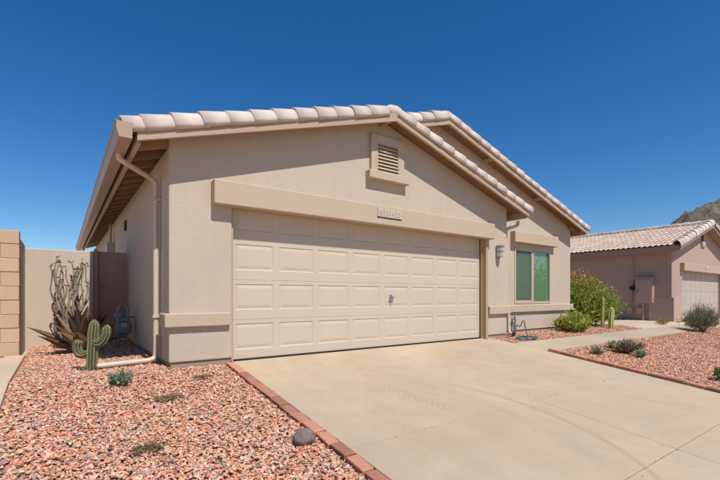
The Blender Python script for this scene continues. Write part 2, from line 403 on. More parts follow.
# garage right flank, window wall with opening, left and right flanks
MB().box(5.40, 5.538, .052, W2-.003, TB, deck1(5.54)-.08).build('wall', M['wall'], H)
wx0, wx1, wz0, wz1 = 6.45, 7.92, .635, 1.90
mb = MB(); zt = lambda x: deck2(x)-dn
mb.prism([(5.545, TB), (8.85, TB), (8.85, zt(8.85)), (wx1, zt(wx1)), (wx1, wz1), (wx1, wz0), (wx0, wz0), (wx0, wz1), (wx1, wz1+.0001), (wx1, zt(wx1)), (5.545, zt(5.545))], W2, W2+.15) if False else None
x0, x1 = 5.402, 8.85
for poly in ([(x0, TB), (wx0, TB), (wx0, zt(wx0)), (x0, zt(x0))], [(wx1, TB), (x1, TB), (x1, zt(x1)), (wx1, zt(wx1))],
             [(wx0, TB), (wx1, TB), (wx1, wz0), (wx0, wz0)], [(wx0, wz1), (wx1, wz1), (wx1, zt(wx1)), (wx0, zt(wx0))],
             [(-.2, 2.3), (x0, 2.3), (x0, zt(x0)), (XM2, zt(XM2)), (-.2, zt(-.2))]):
    mb.prism(poly, W2, W2+.15)
mb.build('wall', M['wall'], H)
MB().box(-.709, -.56, .052, BACK-.2, TB, 2.48).build('wall', M['wall'], H)
MB().box(8.70, 8.849, W2+.151, BACK-.2, TB, 2.48).build('wall', M['wall'], H)
MB().box(-.709, 8.849, BACK-.198, BACK-.05, TB, 2.48).build('wall', M['wall'], H)
# footing showing below the stucco
f = MB().box(-.69, -.012, WY+.022, BACK-.3, -.3, TB+.002); f.box(4.90, 5.52, WY+.022, W2+.3, -.3, TB+.002); f.box(5.521, 8.83, W2+.022, W2+.4, -.3, TB+.002); f.box(8.6, 8.829, W2+.401, BACK-.3, -.3, TB+.002)
f.build('footing', M['foot'], H)
# foam trims
def trim(name, x0, x1, y0, y1, z0, z1, m='trim', bev=.016): return MB().box(x0, x1, y0, y1, z0, z1).build(name, M[m], H, bevel=bev, seg=3)
lint = trim('lintel', -.25, 4.98, WY-.135, WY+.01, 1.885, 2.175)
MB().box(.002, 4.878, -.119, .04, 1.90, 1.998).build('door_head', M['jamb'], lint)
mb = MB(); mb.box(-.80, -.02, WY-.062, WY+.004, .455, .615); mb.box(-.80, -.705, WY-.062, .30, .455, .615) if False else None
trim('wall_band', -.765, -.03, WY-.058, WY+.01, .455, .615)
trim('wall_band', -.764, -.70, WY+.011, .16, .457, .613)
trim('wall_band', 4.93, 5.60, WY-.058, WY+.01, .455, .615)
trim('wall_band', 5.545, 8.91, W2-.058, W2+.01, .45, .612)
trim('wall_band', 8.845, 8.905, W2+.012, 3, .452, .610)
trim('window_header', 6.30, 8.06, W2-.13, W2+.01, 1.985, 2.235)
# garage door jambs
for x0, x1 in ((-.03, .03), (4.853, 4.915)):
    MB().box(x0, x1, -.145 if x0 > 1 else -.1, -.02 if x0 > 1 else -.03, .0, 1.90).build('door_jamb', M['jamb'], H, bevel=.004) if x0 > 1 else None
MB().box(.0, .028, -.085, -.02, .0, 1.91).build('door_jamb', M['jamb'], H, bevel=.004)
MB().box(4.835, 4.852, -.06, -.02, .0, 1.91).build('door_stop', M['jamb'], H, bevel=.003)
# sectional garage door: four sections of eight raised panels
GD = MB().box(.03, 4.84, .036, .06, .004, 2.05).build('garage_door', M['door'], H)
SH, PW_, NC = .502, 4.80/8, 8
def panel_mesh():
    w, h = PW_*.86, .325; v = []; f = []
    def ringv(i, y): return [(-w/2+i, y, -h/2+i), (w/2-i, y, -h/2+i), (w/2-i, y, h/2-i), (-w/2+i, y, h/2-i)]
    for i, y in ((0, 0), (.010, .007), (.018, .007), (.055, .0012)): v += ringv(i, y)
    for r in range(3):
        for k in range(4): f.append((r*4+k, r*4+(k+1) % 4, r*4+4+(k+1) % 4, r*4+4+k))
    f.append((12, 13, 14, 15)); mb = MB(); mb.add(v, f)
    me = mb.build('door_panel', M['door'], mesh_only=True); return me, w, h
pm, pw, ph = panel_mesh()
for s in range(4):
    z0 = .012+s*SH; z1 = z0+SH-.006; zc = z0+.285
    mb = MB(); cxs = [.035+PW_*(k+.5) for k in range(NC)]
    xs_ = [.035]
    for c in cxs: xs_ += [c-pw/2, c+pw/2]
    xs_.append(4.838)
    zs = [z0, zc-ph/2, zc+ph/2, z1]; v = [(x, 0, z) for z in zs for x in xs_]; nx = len(xs_); fc = []
    for j in range(3):
        for i in range(nx-1):
            if j == 1 and i % 2 == 1: continue
            fc.append((j*nx+i, j*nx+i+1, (j+1)*nx+i+1, (j+1)*nx+i))
    mb.add(v, fc); mb.prismx([(0, z1), (.006, z1+.0055), (.035, z1+.0055), (.035, z1)], .035, 4.838); mb.prismx([(0, z0), (.035, z0), (.035, z0-.0005), (.006, z0-.0005)], .035, 4.838)
    mb.build('door_section', M['door'], GD)
    for c in cxs:
        link('door_panel', pm, GD, (c, 0, zc))
MB().box(.03, 4.845, -.008, .03, -.015, .018).build('bottom_seal', M['rubber'], GD)
lk = MB(); lk.box(2.585, 2.645, -.006, .002, .725, .83); lk.tube([(2.615, 0, .79), (2.615, -.05, .79)], .012, 10); lk.tube([(2.57, -.05, .793), (2.66, -.05, .787)], .010, 8); lk.tube([(2.615, -.052, .79), (2.617, -.054, .725)], .008, 8)
lk.build('lock_handle', M['chrome'], GD)
# gable vent
VX0, VX1, VZ0, VZ1 = 2.19, 2.66, 2.70, 3.17
vf = MB(); t = .095
vy0, vy1 = WY-.055, WY+.008
vf.box(VX0-t, VX0, vy0, vy1, VZ0, VZ1+t); vf.box(VX1, VX1+t, vy0, vy1, VZ0, VZ1+t); vf.box(VX0+.0005, VX1-.0005, vy0, vy1, VZ1, VZ1+t-.001)
V_ = vf.build('gable_vent', M['trim'], H, bevel=.008)
MB().box(VX0-t-.07, VX1+t+.07, WY-.11, WY+.008, VZ0-.125, VZ0-.001).build('vent_sill', M['trim'], V_, bevel=.012, seg=3)
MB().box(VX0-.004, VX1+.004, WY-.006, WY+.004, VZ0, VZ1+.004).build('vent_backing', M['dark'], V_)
sm = MB().prismx([(-.052, -.03), (-.044, -.034), (-.002, .022), (-.010, .026)], VX0+.03, VX1-.03).build('vent_slat', M['trim'], mesh_only=True)
ns = 9
for k in range(ns): link('vent_slat', sm, V_, (0, WY, VZ0+.036+(VZ1-VZ0-.05)*k/(ns-1)-.0))
MB().box(VX0+.0005, VX0+.032, WY-.052, WY-.004, VZ0+.001, VZ1-.001).box(VX1-.032, VX1-.0005, WY-.052, WY-.004, VZ0+.001, VZ1-.001).box(VX0+.033, VX1-.033, WY-.052, WY-.004, VZ1-.03, VZ1-.001).build('vent_frame', M['trim'], V_)
# house number tiles
HN = MB().box(2.14, 2.62, WY-.139, WY-.134, 1.985, 1.998).build('house_number', M['dark'], H)
for k, ch in enumerate('8540'):
    x = 2.20+k*.118
    tl = MB().box(x-.056, x+.056, WY-.152, WY-.1345, 1.998, 2.125).build('number_tile', M['white'], HN, bevel=.003)
    cu = bpy.data.curves.new('digit', 'FONT'); cu.body = ch; cu.size = .118; cu.extrude = .0015; cu.align_x = 'CENTER'
    tmp = bpy.data.objects.new('tmp', cu); C.objects.link(tmp); bpy.context.view_layer.update()
    me = bpy.data.meshes.new_from_object(tmp.evaluated_get(bpy.context.evaluated_depsgraph_get())); bpy.data.objects.remove(tmp)
    me.materials.clear(); me.materials.append(M['digit'])
    link('digit', me, HN, (x, WY-.1535, 2.018), (R(90), 0, 0))
# window
WN = MB(); fy0, fy1 = W2-.012, W2+.09; ft = .05
WN.box(wx0+.001, wx0+ft, fy0, fy1, wz0+.001, wz1-.001); WN.box(wx1-ft, wx1-.001, fy0, fy1, wz0+.001, wz1-.001)
WN.box(wx0+ft+.0005, wx1-ft-.0005, fy0, fy1, wz1-ft, wz1-.001); WN.box(wx0+ft+.0005, wx1-ft-.0005, fy0, fy1, wz0+.001, wz0+ft)
win = WN.build('window', M['winframe'], H, bevel=.004)
wm = (wx0+wx1)/2
MB().box(wm-.03, wm+.035, W2+.005, W2+.07, wz0+ft+.0005, wz1-ft-.0005).build('mullion', M['winframe'], win, bevel=.004)
for a, b_, yy in ((wx0+ft+.0005, wm-.0305, W2+.05), (wm+.0355, wx1-ft-.0005, W2+.035)):
    MB().box(a, b_, yy, yy+.008, wz0+ft+.0005, wz1-ft-.0005).build('pane', M['pane'], win)
MB().box(wx0+ft+.001, wm-.031, W2+.020, W2+.023, wz0+ft+.001, wz1-ft-.001).build('screen', M['screen'], win)
sf = MB(); a, b_ = wx0+ft+.0008, wm-.0308
sf.box(a, a+.022, W2+.012, W2+.034, wz0+ft+.001, wz1-ft-.001); sf.box(b_-.022, b_, W2+.012, W2+.034, wz0+ft+.001, wz1-ft-.001)
sf.box(a+.0225, b_-.0225, W2+.012, W2+.034, wz0+ft+.001, wz0+ft+.024); sf.box(a+.0225, b_-.0225, W2+.012, W2+.034, wz1-ft-.024, wz1-ft-.001)
sf.build('screen_frame', M['winframe'], win)

# ---------------------------------------------------------------- roofs
def deck_slab(f, xl, xr, xm, y0, y1, th=.035): 
    mb = MB(); mb.prism([(xl, f(xl)-th), (xm, f(xm)-th), (xr, f(xr)-th), (xr, f(xr)), (xm, f(xm)), (xl, f(xl))], y0, y1); return mb
ry1 = -.42; ry2 = .02
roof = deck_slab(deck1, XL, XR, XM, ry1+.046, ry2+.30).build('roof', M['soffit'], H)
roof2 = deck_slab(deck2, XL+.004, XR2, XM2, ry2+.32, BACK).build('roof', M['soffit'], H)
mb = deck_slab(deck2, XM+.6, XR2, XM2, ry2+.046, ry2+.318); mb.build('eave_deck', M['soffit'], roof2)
def rake_board(f, xl, xm, xr, y, th, h, parent, name='rake_board', up=0.):
    sides = [(xl, xm-.0008), (xm+.0008, xr)]
    for a, b_ in sides:
        poly = [(a, f(a)-h), (b_, f(b_)-h), (b_, f(b_)+up), (a, f(a)+up)]
        MB().prism(poly, y, y+th).build(name, M['wood'], parent, bevel=.004)
rake_board(deck1, XL-.005, XM, XR+.005, ry1, .045, .125, roof)
rake_board(deck2, 3.05, XM2, XR2+.005, ry2, .045, .125, roof2)
# eave boards, rafter tails and outriggers
MB().box(XL-.006, XL+.034, ry1+.05, BACK, E0-.15, E0-.012).build('eave_board', M['wood'], roof2, bevel=.004)
MB().box(XR-.034, XR+.006, ry1+.05, ry2+.3, E0-.15, E0-.012).build('eave_board', M['wood'], roof, bevel=.004)
MB().box(XR2-.034, XR2+.006, ry2+.05, BACK, E0-.15, E0-.012).build('eave_board', M['wood'], roof2, bevel=.004)
th = math.atan(P)
rm = MB(); rm.add([(x, y, P*x+z) for x in (.035, .42) for y in (-.022, .022) for z in (-.135, -.037)], [(0, 1, 3, 2), (4, 6, 7, 5), (0, 4, 5, 1), (2, 3, 7, 6), (0, 2, 6, 4), (1, 5, 7, 3)])
M['rafter'] = stucco('stained_rafter', (.36, .215, .13), rough=.8, bump=.25, bs=30, dist=.003, var=.15)
rm = rm.build('rafter', M['rafter'], mesh_only=True)
y = ry1+.35
while y < 10: link('rafter', rm, roof2 if y > .3 else roof, (XL, y, E0)); y += .405
for y in (.17, ): link('rafter', rm, roof, (XR, y, E0), (0, 0, math.pi))
for y in (.25, .8): link('rafter', rm, roof2, (XR2, y, E0), (0, 0, math.pi))
for f, x, yy, pr in ((deck2, 5.35, ry2, roof2), (deck2, 7.15, ry2, roof2), (deck1, 2.31, ry1, roof)):
    MB().box(x-.022, x+.022, yy+.046, yy+.33, f(x)-.115, f(x)-.045).build('outrigger', M['wood'], pr)
# barrel tiles along the rakes
def barrel(L, ry, rz, a0, a1, lift, n=9, thk=.016, flip=False):
    mb = MB(); v = []
    for e in (0, 1):
        for q in (0, thk):
            for k in range(n+1):
                w = R(a0+(a1-a0)*k/n); k2 = 1.0 if e == 0 else .93
                yy = math.cos(w)*(ry-q)*k2; zz = math.sin(w)*(rz-q)*(k2 if math.sin(w) > 0 else 1)+(lift*max(0, math.sin(w)) if e == 0 else 0)
                v.append((e*L*(-1 if flip else 1), yy, zz))
    m = n+1; f = []
    for k in range(n):
        f += [(k, k+1, 2*m+k+1, 2*m+k), (m+k, 3*m+k, 3*m+k+1, m+k+1), (k, m+k, m+k+1, k+1), (2*m+k, 2*m+k+1, 3*m+k+1, 3*m+k)]
    f += [(0, 2*m, 3*m, m), (n, m+n, 3*m+n, 2*m+n)]
    mb.add(v, f); me = mb.build('rake_tile', M['tile'], mesh_only=True, smooth=False)
    return me
tl_l = barrel(.365, .115, .127, 205, -5, .022); tl_r = barrel(.365, .115, .127, 205, -5, .022, flip=True)
for me in (tl_l, tl_r): 
    for p_ in me.polygons: p_.use_smooth = abs(p_.normal.x) < .6
EXP = .302
def rake_tiles(f, xl, xm, xr, y, parent, left_from=None, nm='rake_tile', sp=EXP, tm=(tl_l, tl_r), mr=None):
    dx = sp*math.cos(th)
    for side in (0, 1):
        k = 0
        while True:
            x = (xl-.12 if k == 0 else xl+.06+(k-1)*dx) if side == 0 else (xr+.10-k*dx)
            if (side == 0 and x > xm-.30) or (side == 1 and x < xm+.20): break
            k += 1
            if side == 0 and left_from is not None and x < left_from: continue
            xx = max(x, xl-.04) if side == 0 else x
            o = link(nm, tm[side], parent, (x, y+random.uniform(-.006, .006), f(x)+.012+random.uniform(-.003, .004)),
                     (random.uniform(-.02, .02), (-th if side == 0 else th)+random.uniform(-.008, .008), random.uniform(-.012, .012)), (random.uniform(.97, 1.03), 1, random.uniform(.97, 1.03)))
    return
TY1 = ry1+.085; TY2 = ry2+.085
rake_tiles(deck1, XL, XM, XR, TY1, roof); rake_tiles(deck2, XL, XM2, XR2, TY2, roof2, left_from=2.9)
# apex caps and ridge tiles
cap = barrel(.40, .125, .115, 190, -10, .02)
def ridge(f, xm, y0, y1, parent, nm='ridge_tile', me=cap):
    y = y0
    while y < y1:
        link(nm, me, parent, (xm, y, f(xm)+.03), (0, R(1), R(90))); y += .33
ridge(deck1, XM, TY1+.03, ry2+.3, roof); ridge(deck2, XM2, TY2+.03, BACK, roof2)
def apex_plug(x, y, z, parent, mat):
    bm = bmesh.new(); bmesh.ops.create_icosphere(bm, subdivisions=3, radius=1)
    for v in bm.verts: k = 1+.05*noise.noise(v.co*2.5+Vector((x, y, z))); v.co = Vector((x+v.co.x*.185*k, y+v.co.y*.108*k, z+v.co.z*.105*k))
    me = bpy.data.meshes.new('apex_mortar'); bm.to_mesh(me); bm.free(); me.materials.append(mat)
    for p_ in me.polygons: p_.use_smooth = True
    link('apex_mortar', me, parent)
apex_plug(XM, TY1+.005, deck1(XM)+.03, roof, M['tile']); apex_plug(XM2, TY2+.005, deck2(XM2)+.03, roof2, M['tile'])
# field tiles (one ribbed skin per slope, rows lapping over each other)
def field(y0, y1, x_eave, x_ridge, z_eave, parent, mat, period=.285, row=.37, name='roof_tiles', seg=6, amp=.062):
    sgn = 1 if x_ridge > x_eave else -1; Ls = abs(x_ridge-x_eave)/math.cos(th); nrow = int(Ls/row)+1
    ny = int((y1-y0)/period*seg); ys = np.linspace(y0, y1, ny+1); V = []; F = []; Cl = []; off = 0
    ph = (ys-y0)/period; wave = .5+.5*np.cos(2*np.pi*ph); wave = wave**.8*amp
    for r in range(nrow):
        s0, s1 = r*row-.03, min((r+1)*row+.03, Ls)
        tone = RNG.uniform(.86, 1.12, int(np.ceil(ph.max()))+2)[np.minimum((ph+.5).astype(int), int(np.ceil(ph.max())))]
        for s, h in ((s0, .008), (s0, .025), (s1, .004)):
            x = x_eave+sgn*s*math.cos(th); z = z_eave+s*math.sin(th)
            V.append(np.c_[np.full(ny+1, x), ys, z+h+wave*(1 if h > .01 else .95)])
            Cl.append(np.array([(.53, .39, .295)])*tone[:, None]*RNG.normal(1, .02, (ny+1, 1)))
        for q in (0, 1):
            a = off+q*(ny+1)+np.arange(ny); F.append(np.stack([a, a+1, a+ny+2, a+ny+1], 1))
        off += 3*(ny+1)
    o = link(name, np_mesh(name, np.concatenate(V), np.concatenate(F), mat, np.concatenate(Cl)), parent); o['kind'] = 'stuff'; return o
M['tilev'] = stucco('field_tile_concrete', (1, 1, 1), rough=.85, bump=.4, bs=30, dist=.005, var=.1, fine=.12, big=4, vcol=True)
field(ry1+.17, ry2+.31, XL-.05, XM-.05, E0+.0, roof, M['tilev']); field(ry1+.17, ry2+.31, XR+.05, XM+.05, E0, roof, M['tilev'])
field(ry2+.32, BACK, XL-.05, XM2-.05, E0, roof2, M['tilev']); field(ry2+.17, BACK, XR2+.05, XM2+.05, E0, roof2, M['tilev'])
# box gutter and downspouts
gx0, gx1, gz0, gz1 = -1.255, -1.112, 2.375, 2.53
gt = MB().prism([(gx1, gz0+.0), (gx1, gz1), (gx1-.006, gz1), (gx1-.006, gz0+.006), (gx0+.030, gz0+.006), (gx0+.006, gz0+.09), (gx0+.006, gz1-.01), (gx0-.008, gz1-.004), (gx0-.008, gz1+.004), (gx0, gz1+.004), (gx0, gz0+.088), (gx0+.026, gz0)][::-1], ry1-.03, BACK)
gt.prism([(gx0+.001, gz1), (gx0+.001, gz0+.088), (gx0+.027, gz0+.0005), (gx1-.001, gz0+.0005), (gx1-.001, gz1)], ry1-.038, ry1-.0305)
gut = gt.build('gutter', M['gutter'], H)
dy = .36
sp = smooth_path([(-1.17, .14, gz0+.01), (-1.17, .14, gz0-.03), (-1.13, .16, gz0-.065), (-.82, dy-.03, gz0-.165), (-.765, dy, gz0-.20), (-.762, dy, gz0-.27)], 5)
sp += [Vector((-.762, dy, z)) for z in (1.9, 1.2, .6, .3)]
sp += smooth_path([(-.762, dy, .16), (-.775, dy, .075), (-.84, dy-.01, .045), (-1.0, dy-.03, .04), (-1.40, dy-.07, .032)], 5)
ds = MB().tube(sp, .031, 10).build('downspout', M['spout'], H, smooth=True)
for z in (1.95, .55): MB().box(-.802, -.708, dy-.045, dy+.045, z, z+.03).build('strap', M['spout'], ds)
s2 = smooth_path([(5.90, -.13, 2.35), (5.90, -.13, 2.29), (5.86, -.12, 2.24), (5.68, -.08, 2.18), (5.60, -.06, 2.13), (5.592, -.06, 2.05)], 5)
s2 += [Vector((5.592, -.06, z)) for z in (1.5, .8, .66)]+smooth_path([(5.592, -.06, .63), (5.64, -.07, .57), (5.655, -.075, .48), (5.655, -.075, .40)], 4)+[Vector((5.655, -.075, .16))]+smooth_path([(5.655, -.08, .10), (5.66, -.12, .06), (5.665, -.18, .05)], 4)
MB().tube(s2, .033, 10).build('downspout', M['spout'], H, smooth=True)
MB().tube([(5.665, -.175, .05), (5.666, -.205, .047)], .043, 12).build('downspout_outlet', M['rubber'], H)
# small vent hood and pipe box on the shaded flank
MB().box(-.735, -.708, 3.55, 3.72, 2.02, 2.20).build('wall_vent', M['dark'], H)
MB().box(-.86, -.708, 5.6, 5.95, 1.72, 2.0).tube([(-.78, 5.78, 2.0), (-.78, 5.78, 2.45)], .03, 8).build('service_box', M['winframe'], H)

# wall lamp
WL = thing('wall_lamp', (5.24, WY, 1.55), 'grey half cylinder wall lamp between garage door and window', 'lamp')
MB().box(5.185, 5.295, WY-.022, WY-.001, 1.55, 1.80).build('back_plate', M['pipe'], WL, bevel=.006)
def half_cyl(r, z0, z1, dpt):
    mb = MB(); n = 10; v = [(5.24+r*math.cos(math.pi+math.pi*k/n), WY-.022+dpt*math.sin(math.pi+math.pi*k/n), z) for z in (z0, z1) for k in range(n+1)]
    f = [(k, k+1, n+1+k+1, n+1+k) for k in range(n)]+[tuple(range(n+1)), tuple(range(n+1, 2*n+2)), (0, n+1, 2*n+1, n)]
    return mb.add(v, f)
half_cyl(.062, 1.60, 1.755, .115).build('lamp_glass', M['lampglass'], WL, smooth=False)
half_cyl(.068, 1.756, 1.79, .122).build('lamp_cap', M['grey'], WL); half_cyl(.068, 1.572, 1.599, .122).build('lamp_rim', M['lampglass'], WL); half_cyl(.066, 1.668, 1.682, .119).build('lamp_band', M['grey'], WL)

# ================================================================ walls and fence at the left
BW = thing('block_wall', (-2.9, 2.3, 0), 'tan concrete block wall at the left edge of the yard', 'wall')
bm_full = MB().box(-.193, .193, -.095, .095, 0, .184).build('block', M['block'], mesh_only=True); bm_half = MB().box(-.095, .095, -.095, .095, 0, .184).build('block', M['block'], mesh_only=True)
for me in (bm_full, bm_half): pass
for r in range(-1, 9):
    z = .02+r*.1915-.03; x = -2.15; k = 0
    if r % 2: x -= .19; o = link('block', bm_half, BW, (-2.245, 2.30, z)); 
    x = -2.345 if not r % 2 else -2.54
    for k in range(7):
        o = link('block', bm_full, BW, (x-k*.394+random.uniform(-.002, .002), 2.30+random.uniform(-.003, .003), z)); b2 = o.modifiers.new('bevel', 'BEVEL'); b2.width = .006; b2.segments = 1
MB().box(-5.1, -2.16, 2.215, 2.385, -.2, 1.70).build('mortar', M['mortar'], BW)
FY = 3.45
FW = thing('garden_wall', (-1.7, FY, 0), 'smooth beige stucco garden wall behind the tall flowering stems', 'wall')
MB().box(-2.16, -1.225, FY, FY+.15, -.1, 1.585).build('panel', M['fence'], FW, bevel=.012)
MB().box(-2.32, -2.162, 2.40, FY+.15, -.1, 1.64).build('return_panel', M['fence'], FW, bevel=.012)
GT = thing('side_gate', (-.95, 3.9, 0), 'brown gate in the shade between garden wall and house flank', 'gate')
MB().box(-1.22, -1.16, FY+.02, FY+.14, -.05, 1.62).build('post', M['gate'], GT, bevel=.006)
MB().box(-1.158, -.715, FY+.10, FY+.14, .04, 1.60).build('board', M['gate'], GT, bevel=.004)
MB().tube([(-1.11, FY+.10, .98), (-1.11, FY+.06, .98), (-1.05, FY+.06, .98)], .010, 8).build('latch', M['pipe'], GT)

# ================================================================ brick edgings
def edging(x0, w, ya, yb, top, label, L=.205, gap=.009):
    T = thing('brick_edging', (x0+w/2, (ya+yb)/2, gz((ya+yb)/2)), label, 'edging')
    vs = []
    for q in range(3):
        mb = MB(); mb.box(-w/2, w/2, -L/2, L/2, -.06, 0)
        me = mb.build('brick', M['brickcap'], mesh_only=True)
        bm = bmesh.new(); bm.from_mesh(me); bmesh.ops.bevel(bm, geom=list(bm.edges), offset=.006, segments=1, affect='EDGES')
        for v in bm.verts: v.co += Vector(RNG.normal(0, .0016, 3))
        bm.to_mesh(me); bm.free(); vs.append(me)
    y = yb-L/2; k = 0
    while y > ya:
        o = link('brick', random.choice(vs), T, (x0+w/2+random.uniform(-.006, .006), y, gz(y)+top+random.uniform(-.006, .006)), (math.atan(SL)+random.uniform(-.02, .02), random.uniform(-.03, .03), random.uniform(-.03, .03)))
        y -= L+gap+random.uniform(-.003, .004); k += 1
    return T
edging(-.085, .10, -6.5, -.15, .016, 'red brick edging between left gravel bed and driveway')
edging(5.115, .095, -6.5, -1.23, .045, 'raised red brick edging between driveway and right gravel yard')

# ================================================================ plants and small things
def vec(*a): return Vector(a)
def leaf_mesh_into(mb, base, dirv, L, W, curve, col, n=9, thick=.25, tipcol=None, roll=0., shape=None, up=Vector((0, 0, 1))):
    """fleshy pointed leaf: closed cross-section, bending by curve (radians, + = outwards/down)"""
    d = dirv.normalized(); side = d.cross(up)
    side = side.normalized() if side.length > 1e-4 else Vector((1, 0, 0))
    side = Quaternion(d, roll) @ side; p = Vector(base); v = []; f = []; cs = []
    for i in range(n+1):
        t = i/n; w = W*(shape(t) if shape else (.55+.75*t-1.30*t**3 if t < 1 else 0)); w = max(w, .0015)
        nrm = side.cross(d).normalized(); tk = w*thick
        v += [p-side*w/2+nrm*w*.14, p-nrm*tk*.2, p+side*w/2+nrm*w*.14, p-nrm*tk]
        c = Vector(col) if tipcol is None else Vector(col).lerp(Vector(tipcol), max(0, (t-.35)/.65))
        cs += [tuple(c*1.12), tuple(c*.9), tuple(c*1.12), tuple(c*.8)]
        p = p+d*(L/n); d = (Quaternion(side, -curve/n) @ d).normalized()
    for i in range(n):
        for k in range(4): f.append((i*4+k, i*4+(k+1) % 4, i*4+4+(k+1) % 4, i*4+4+k))
    f += [(0, 3, 2, 1), (n*4, n*4+1, n*4+2, n*4+3)]
    mb.add(v, f, cs)

# big agave, every leaf its own part
AG = thing('agave_plant', (-1.47, 2.05, 0), 'large reddish brown agave with broad curved leaves in front of the garden wall', 'agave')
AB = Vector((-1.47, 2.05, .0))
lv = [  # azimuth deg (0 = +X), elevation, length, width, curve, colour
 (178, 36, .66, .13, .42, (.15, .085, .040)), (205, 26, .55, .12, .2, (.11, .055, .028)), (150, 55, .58, .13, .35, (.10, .05, .028)), (232, 44, .46, .14, .4, (.20, .12, .055)),
 (262, 50, .42, .15, .5, (.14, .075, .033)), (300, 38, .52, .13, .55, (.11, .055, .03)), (338, 44, .60, .12, .45, (.085, .042, .025)), (20, 55, .62, .12, .30, (.075, .035, .022)),
 (60, 68, .66, .13, .15, (.065, .032, .022)), (100, 74, .62, .13, .10, (.07, .035, .022)), (250, 74, .62, .14, .12, (.055, .026, .020)), (190, 62, .60, .14, .25, (.22, .14, .06)), (320, 70, .58, .13, .2, (.06, .03, .022)), (5, 24, .50, .11, .5, (.16, .09, .04)), (215, 52, .52, .15, .4, (.10, .05, .026))]
for az, el, L, W, cv, col in lv+[(175, 58, .60, .12, .2, (.075, .04, .025)), (285, 62, .56, .13, .15, (.065, .035, .022)), (225, 66, .55, .13, .1, (.05, .026, .02)), (345, 60, .6, .12, .15, (.07, .036, .024)), (140, 68, .6, .12, .1, (.06, .03, .02))]:
    mb = MB(); el = min(86, el+8); d = Vector((math.cos(R(az))*math.cos(R(el)), math.sin(R(az))*math.cos(R(el)), math.sin(R(el))))
    leaf_mesh_into(mb, AB+Vector((d.x*.03, d.y*.03, .01)), d, L*1.05, W*1.5, cv, [c*1.1 for c in col], tipcol=[c*.8 for c in col], shape=lambda t: (.62+.75*t-.35*t*t if t < .45 else (.895*(1-((t-.45)/.55)**1.5)+.02)))
    mb.build('leaf', M['succ'], AG, smooth=True)

# tall wavy stems with pink flower tips
OC = thing('flowering_succulent', (-1.585, 2.75, 0), 'tall clump of wavy grey green stems with pink flower tips', 'succulent')
OB = Vector((-1.585, 2.75, 0))
for k in range(46):
    a = random.uniform(0, 2*math.pi); rr = random.uniform(.0, .10); sp_ = random.uniform(.05, .36) if k > 4 else random.uniform(.0, .12)
    hgt = random.uniform(.95, 1.42) if k < 26 else random.uniform(.55, 1.0)
    base = OB+Vector((rr*math.cos(a), rr*math.sin(a)*.7, 0)); pts = []; ph1, ph2 = random.uniform(0, 6), random.uniform(0, 6)
    for i in range(9):
        t = i/8; wob = .030*math.sin(t*11+ph1)*(t > .05); wob2 = .02*math.sin(t*8+ph2)
        sprd = sp_*(t**.8)*(1.0 if t < .7 else 1-.25*(t-.7))
        pts.append(base+Vector((math.cos(a)*sprd+wob, math.sin(a)*sprd*.6+wob2, t*hgt)))
    pts = smooth_path(pts, 3); n_ = len(pts)
    c0 = Vector(random.choice([(.25, .22, .15), (.33, .25, .18), (.21, .20, .13), (.36, .27, .20)]))*random.uniform(.75, 1.2); cb = Vector((.11, .07, .045))
    st = MB().tube(pts, [.0135*(1-.35*i/n_) for i in range(n_)], 6, vcol=lambda i, q: tuple(cb.lerp(c0, min(1, i/n_*2.2+.1))))
    so_ = st.build('stem', M['succ'], OC, smooth=True)
    if k < 30:
        fl = MB(); tip = pts[-1]
        for q in range(random.randint(2, 5)):
            dd = Vector((random.uniform(-1, 1), random.uniform(-1, 1), random.uniform(-.1, 1))).normalized(); L = random.uniform(.015, .055)
            pk = random.choice([(.68, .34, .25), (.72, .44, .30), (.50, .20, .15), (.70, .50, .36)])
            leaf_mesh_into(fl, tip, dd, L+.02, .028, .3, pk, n=4, thick=.6)
            if random.random() < .6: fl.tube([tip, tip+dd*L], .0025, 4, col=(.3, .16, .1))
        fl.build('flower', M['leaf'], so_)
    if random.random() < .75:
        dl = MB()
        for q in range(random.randint(1, 3)):
            j = random.randint(4, n_-6); dd = Vector((random.uniform(-1, 1), random.uniform(-1, 1), random.uniform(-.6, .6)))
            leaf_mesh_into(dl, pts[j], dd, random.uniform(.05, .10), .03, random.uniform(.4, 1.6), random.choice([(.10, .06, .04), (.14, .08, .05), (.07, .05, .04)]), n=4)
        dl.build('dry_leaf', M['leaf'], so_)

# ribbed cactus with two arms
SPN = MB()
def cactus_tube(mb, path, r, ribs=9, g1=(.045, .068, .035), y1=(.32, .265, .12), dep=.30):
    n = ribs*4; 
    def mod(k): return 1+dep*(abs(((k % 4)/4.)-.5)*2-.5)
    def vc(i, k):
        q = abs(((k % 4)/4.)-.5)*2
        jit = random.uniform(.75, 1.2)*(1+.35*noise.noise(Vector((i*.45, k*.3, len(path))))); b = Vector(g1).lerp(Vector(y1), 1. if q > .9 else (.25 if q > .4 else 0))
        return tuple(b*jit)
    mb.tube(path, r, n, mod=mod, vcol=vc)
    fr = frame_tubes(path); sv = SPN
    for i in range(len(fr)-1):
        for rb in range(ribs):
            w = 2*math.pi*(rb*4)/n
            for u in np.linspace(0, 1, max(2, int((fr[i+1][0]-fr[i][0]).length/.016)))[:-1]:
                p = fr[i][0].lerp(fr[i+1][0], u); ri = r[i]*(1-u)+r[i+1]*u; d = fr[i][1]*math.cos(w)+fr[i][2]*math.sin(w)
                for q in range(4):
                    e = (d+Vector(RNG.normal(0, .55, 3))).normalized(); b0 = p+d*ri*1.08; sd = e.cross(Vector((.3, .5, .8))).normalized()*.0011
                    sv.add([b0-sd, b0+sd, b0+e*random.uniform(.010, .022)], [(0, 1, 2)], random.choice([(.55, .47, .26), (.45, .36, .18), (.30, .22, .13)]))
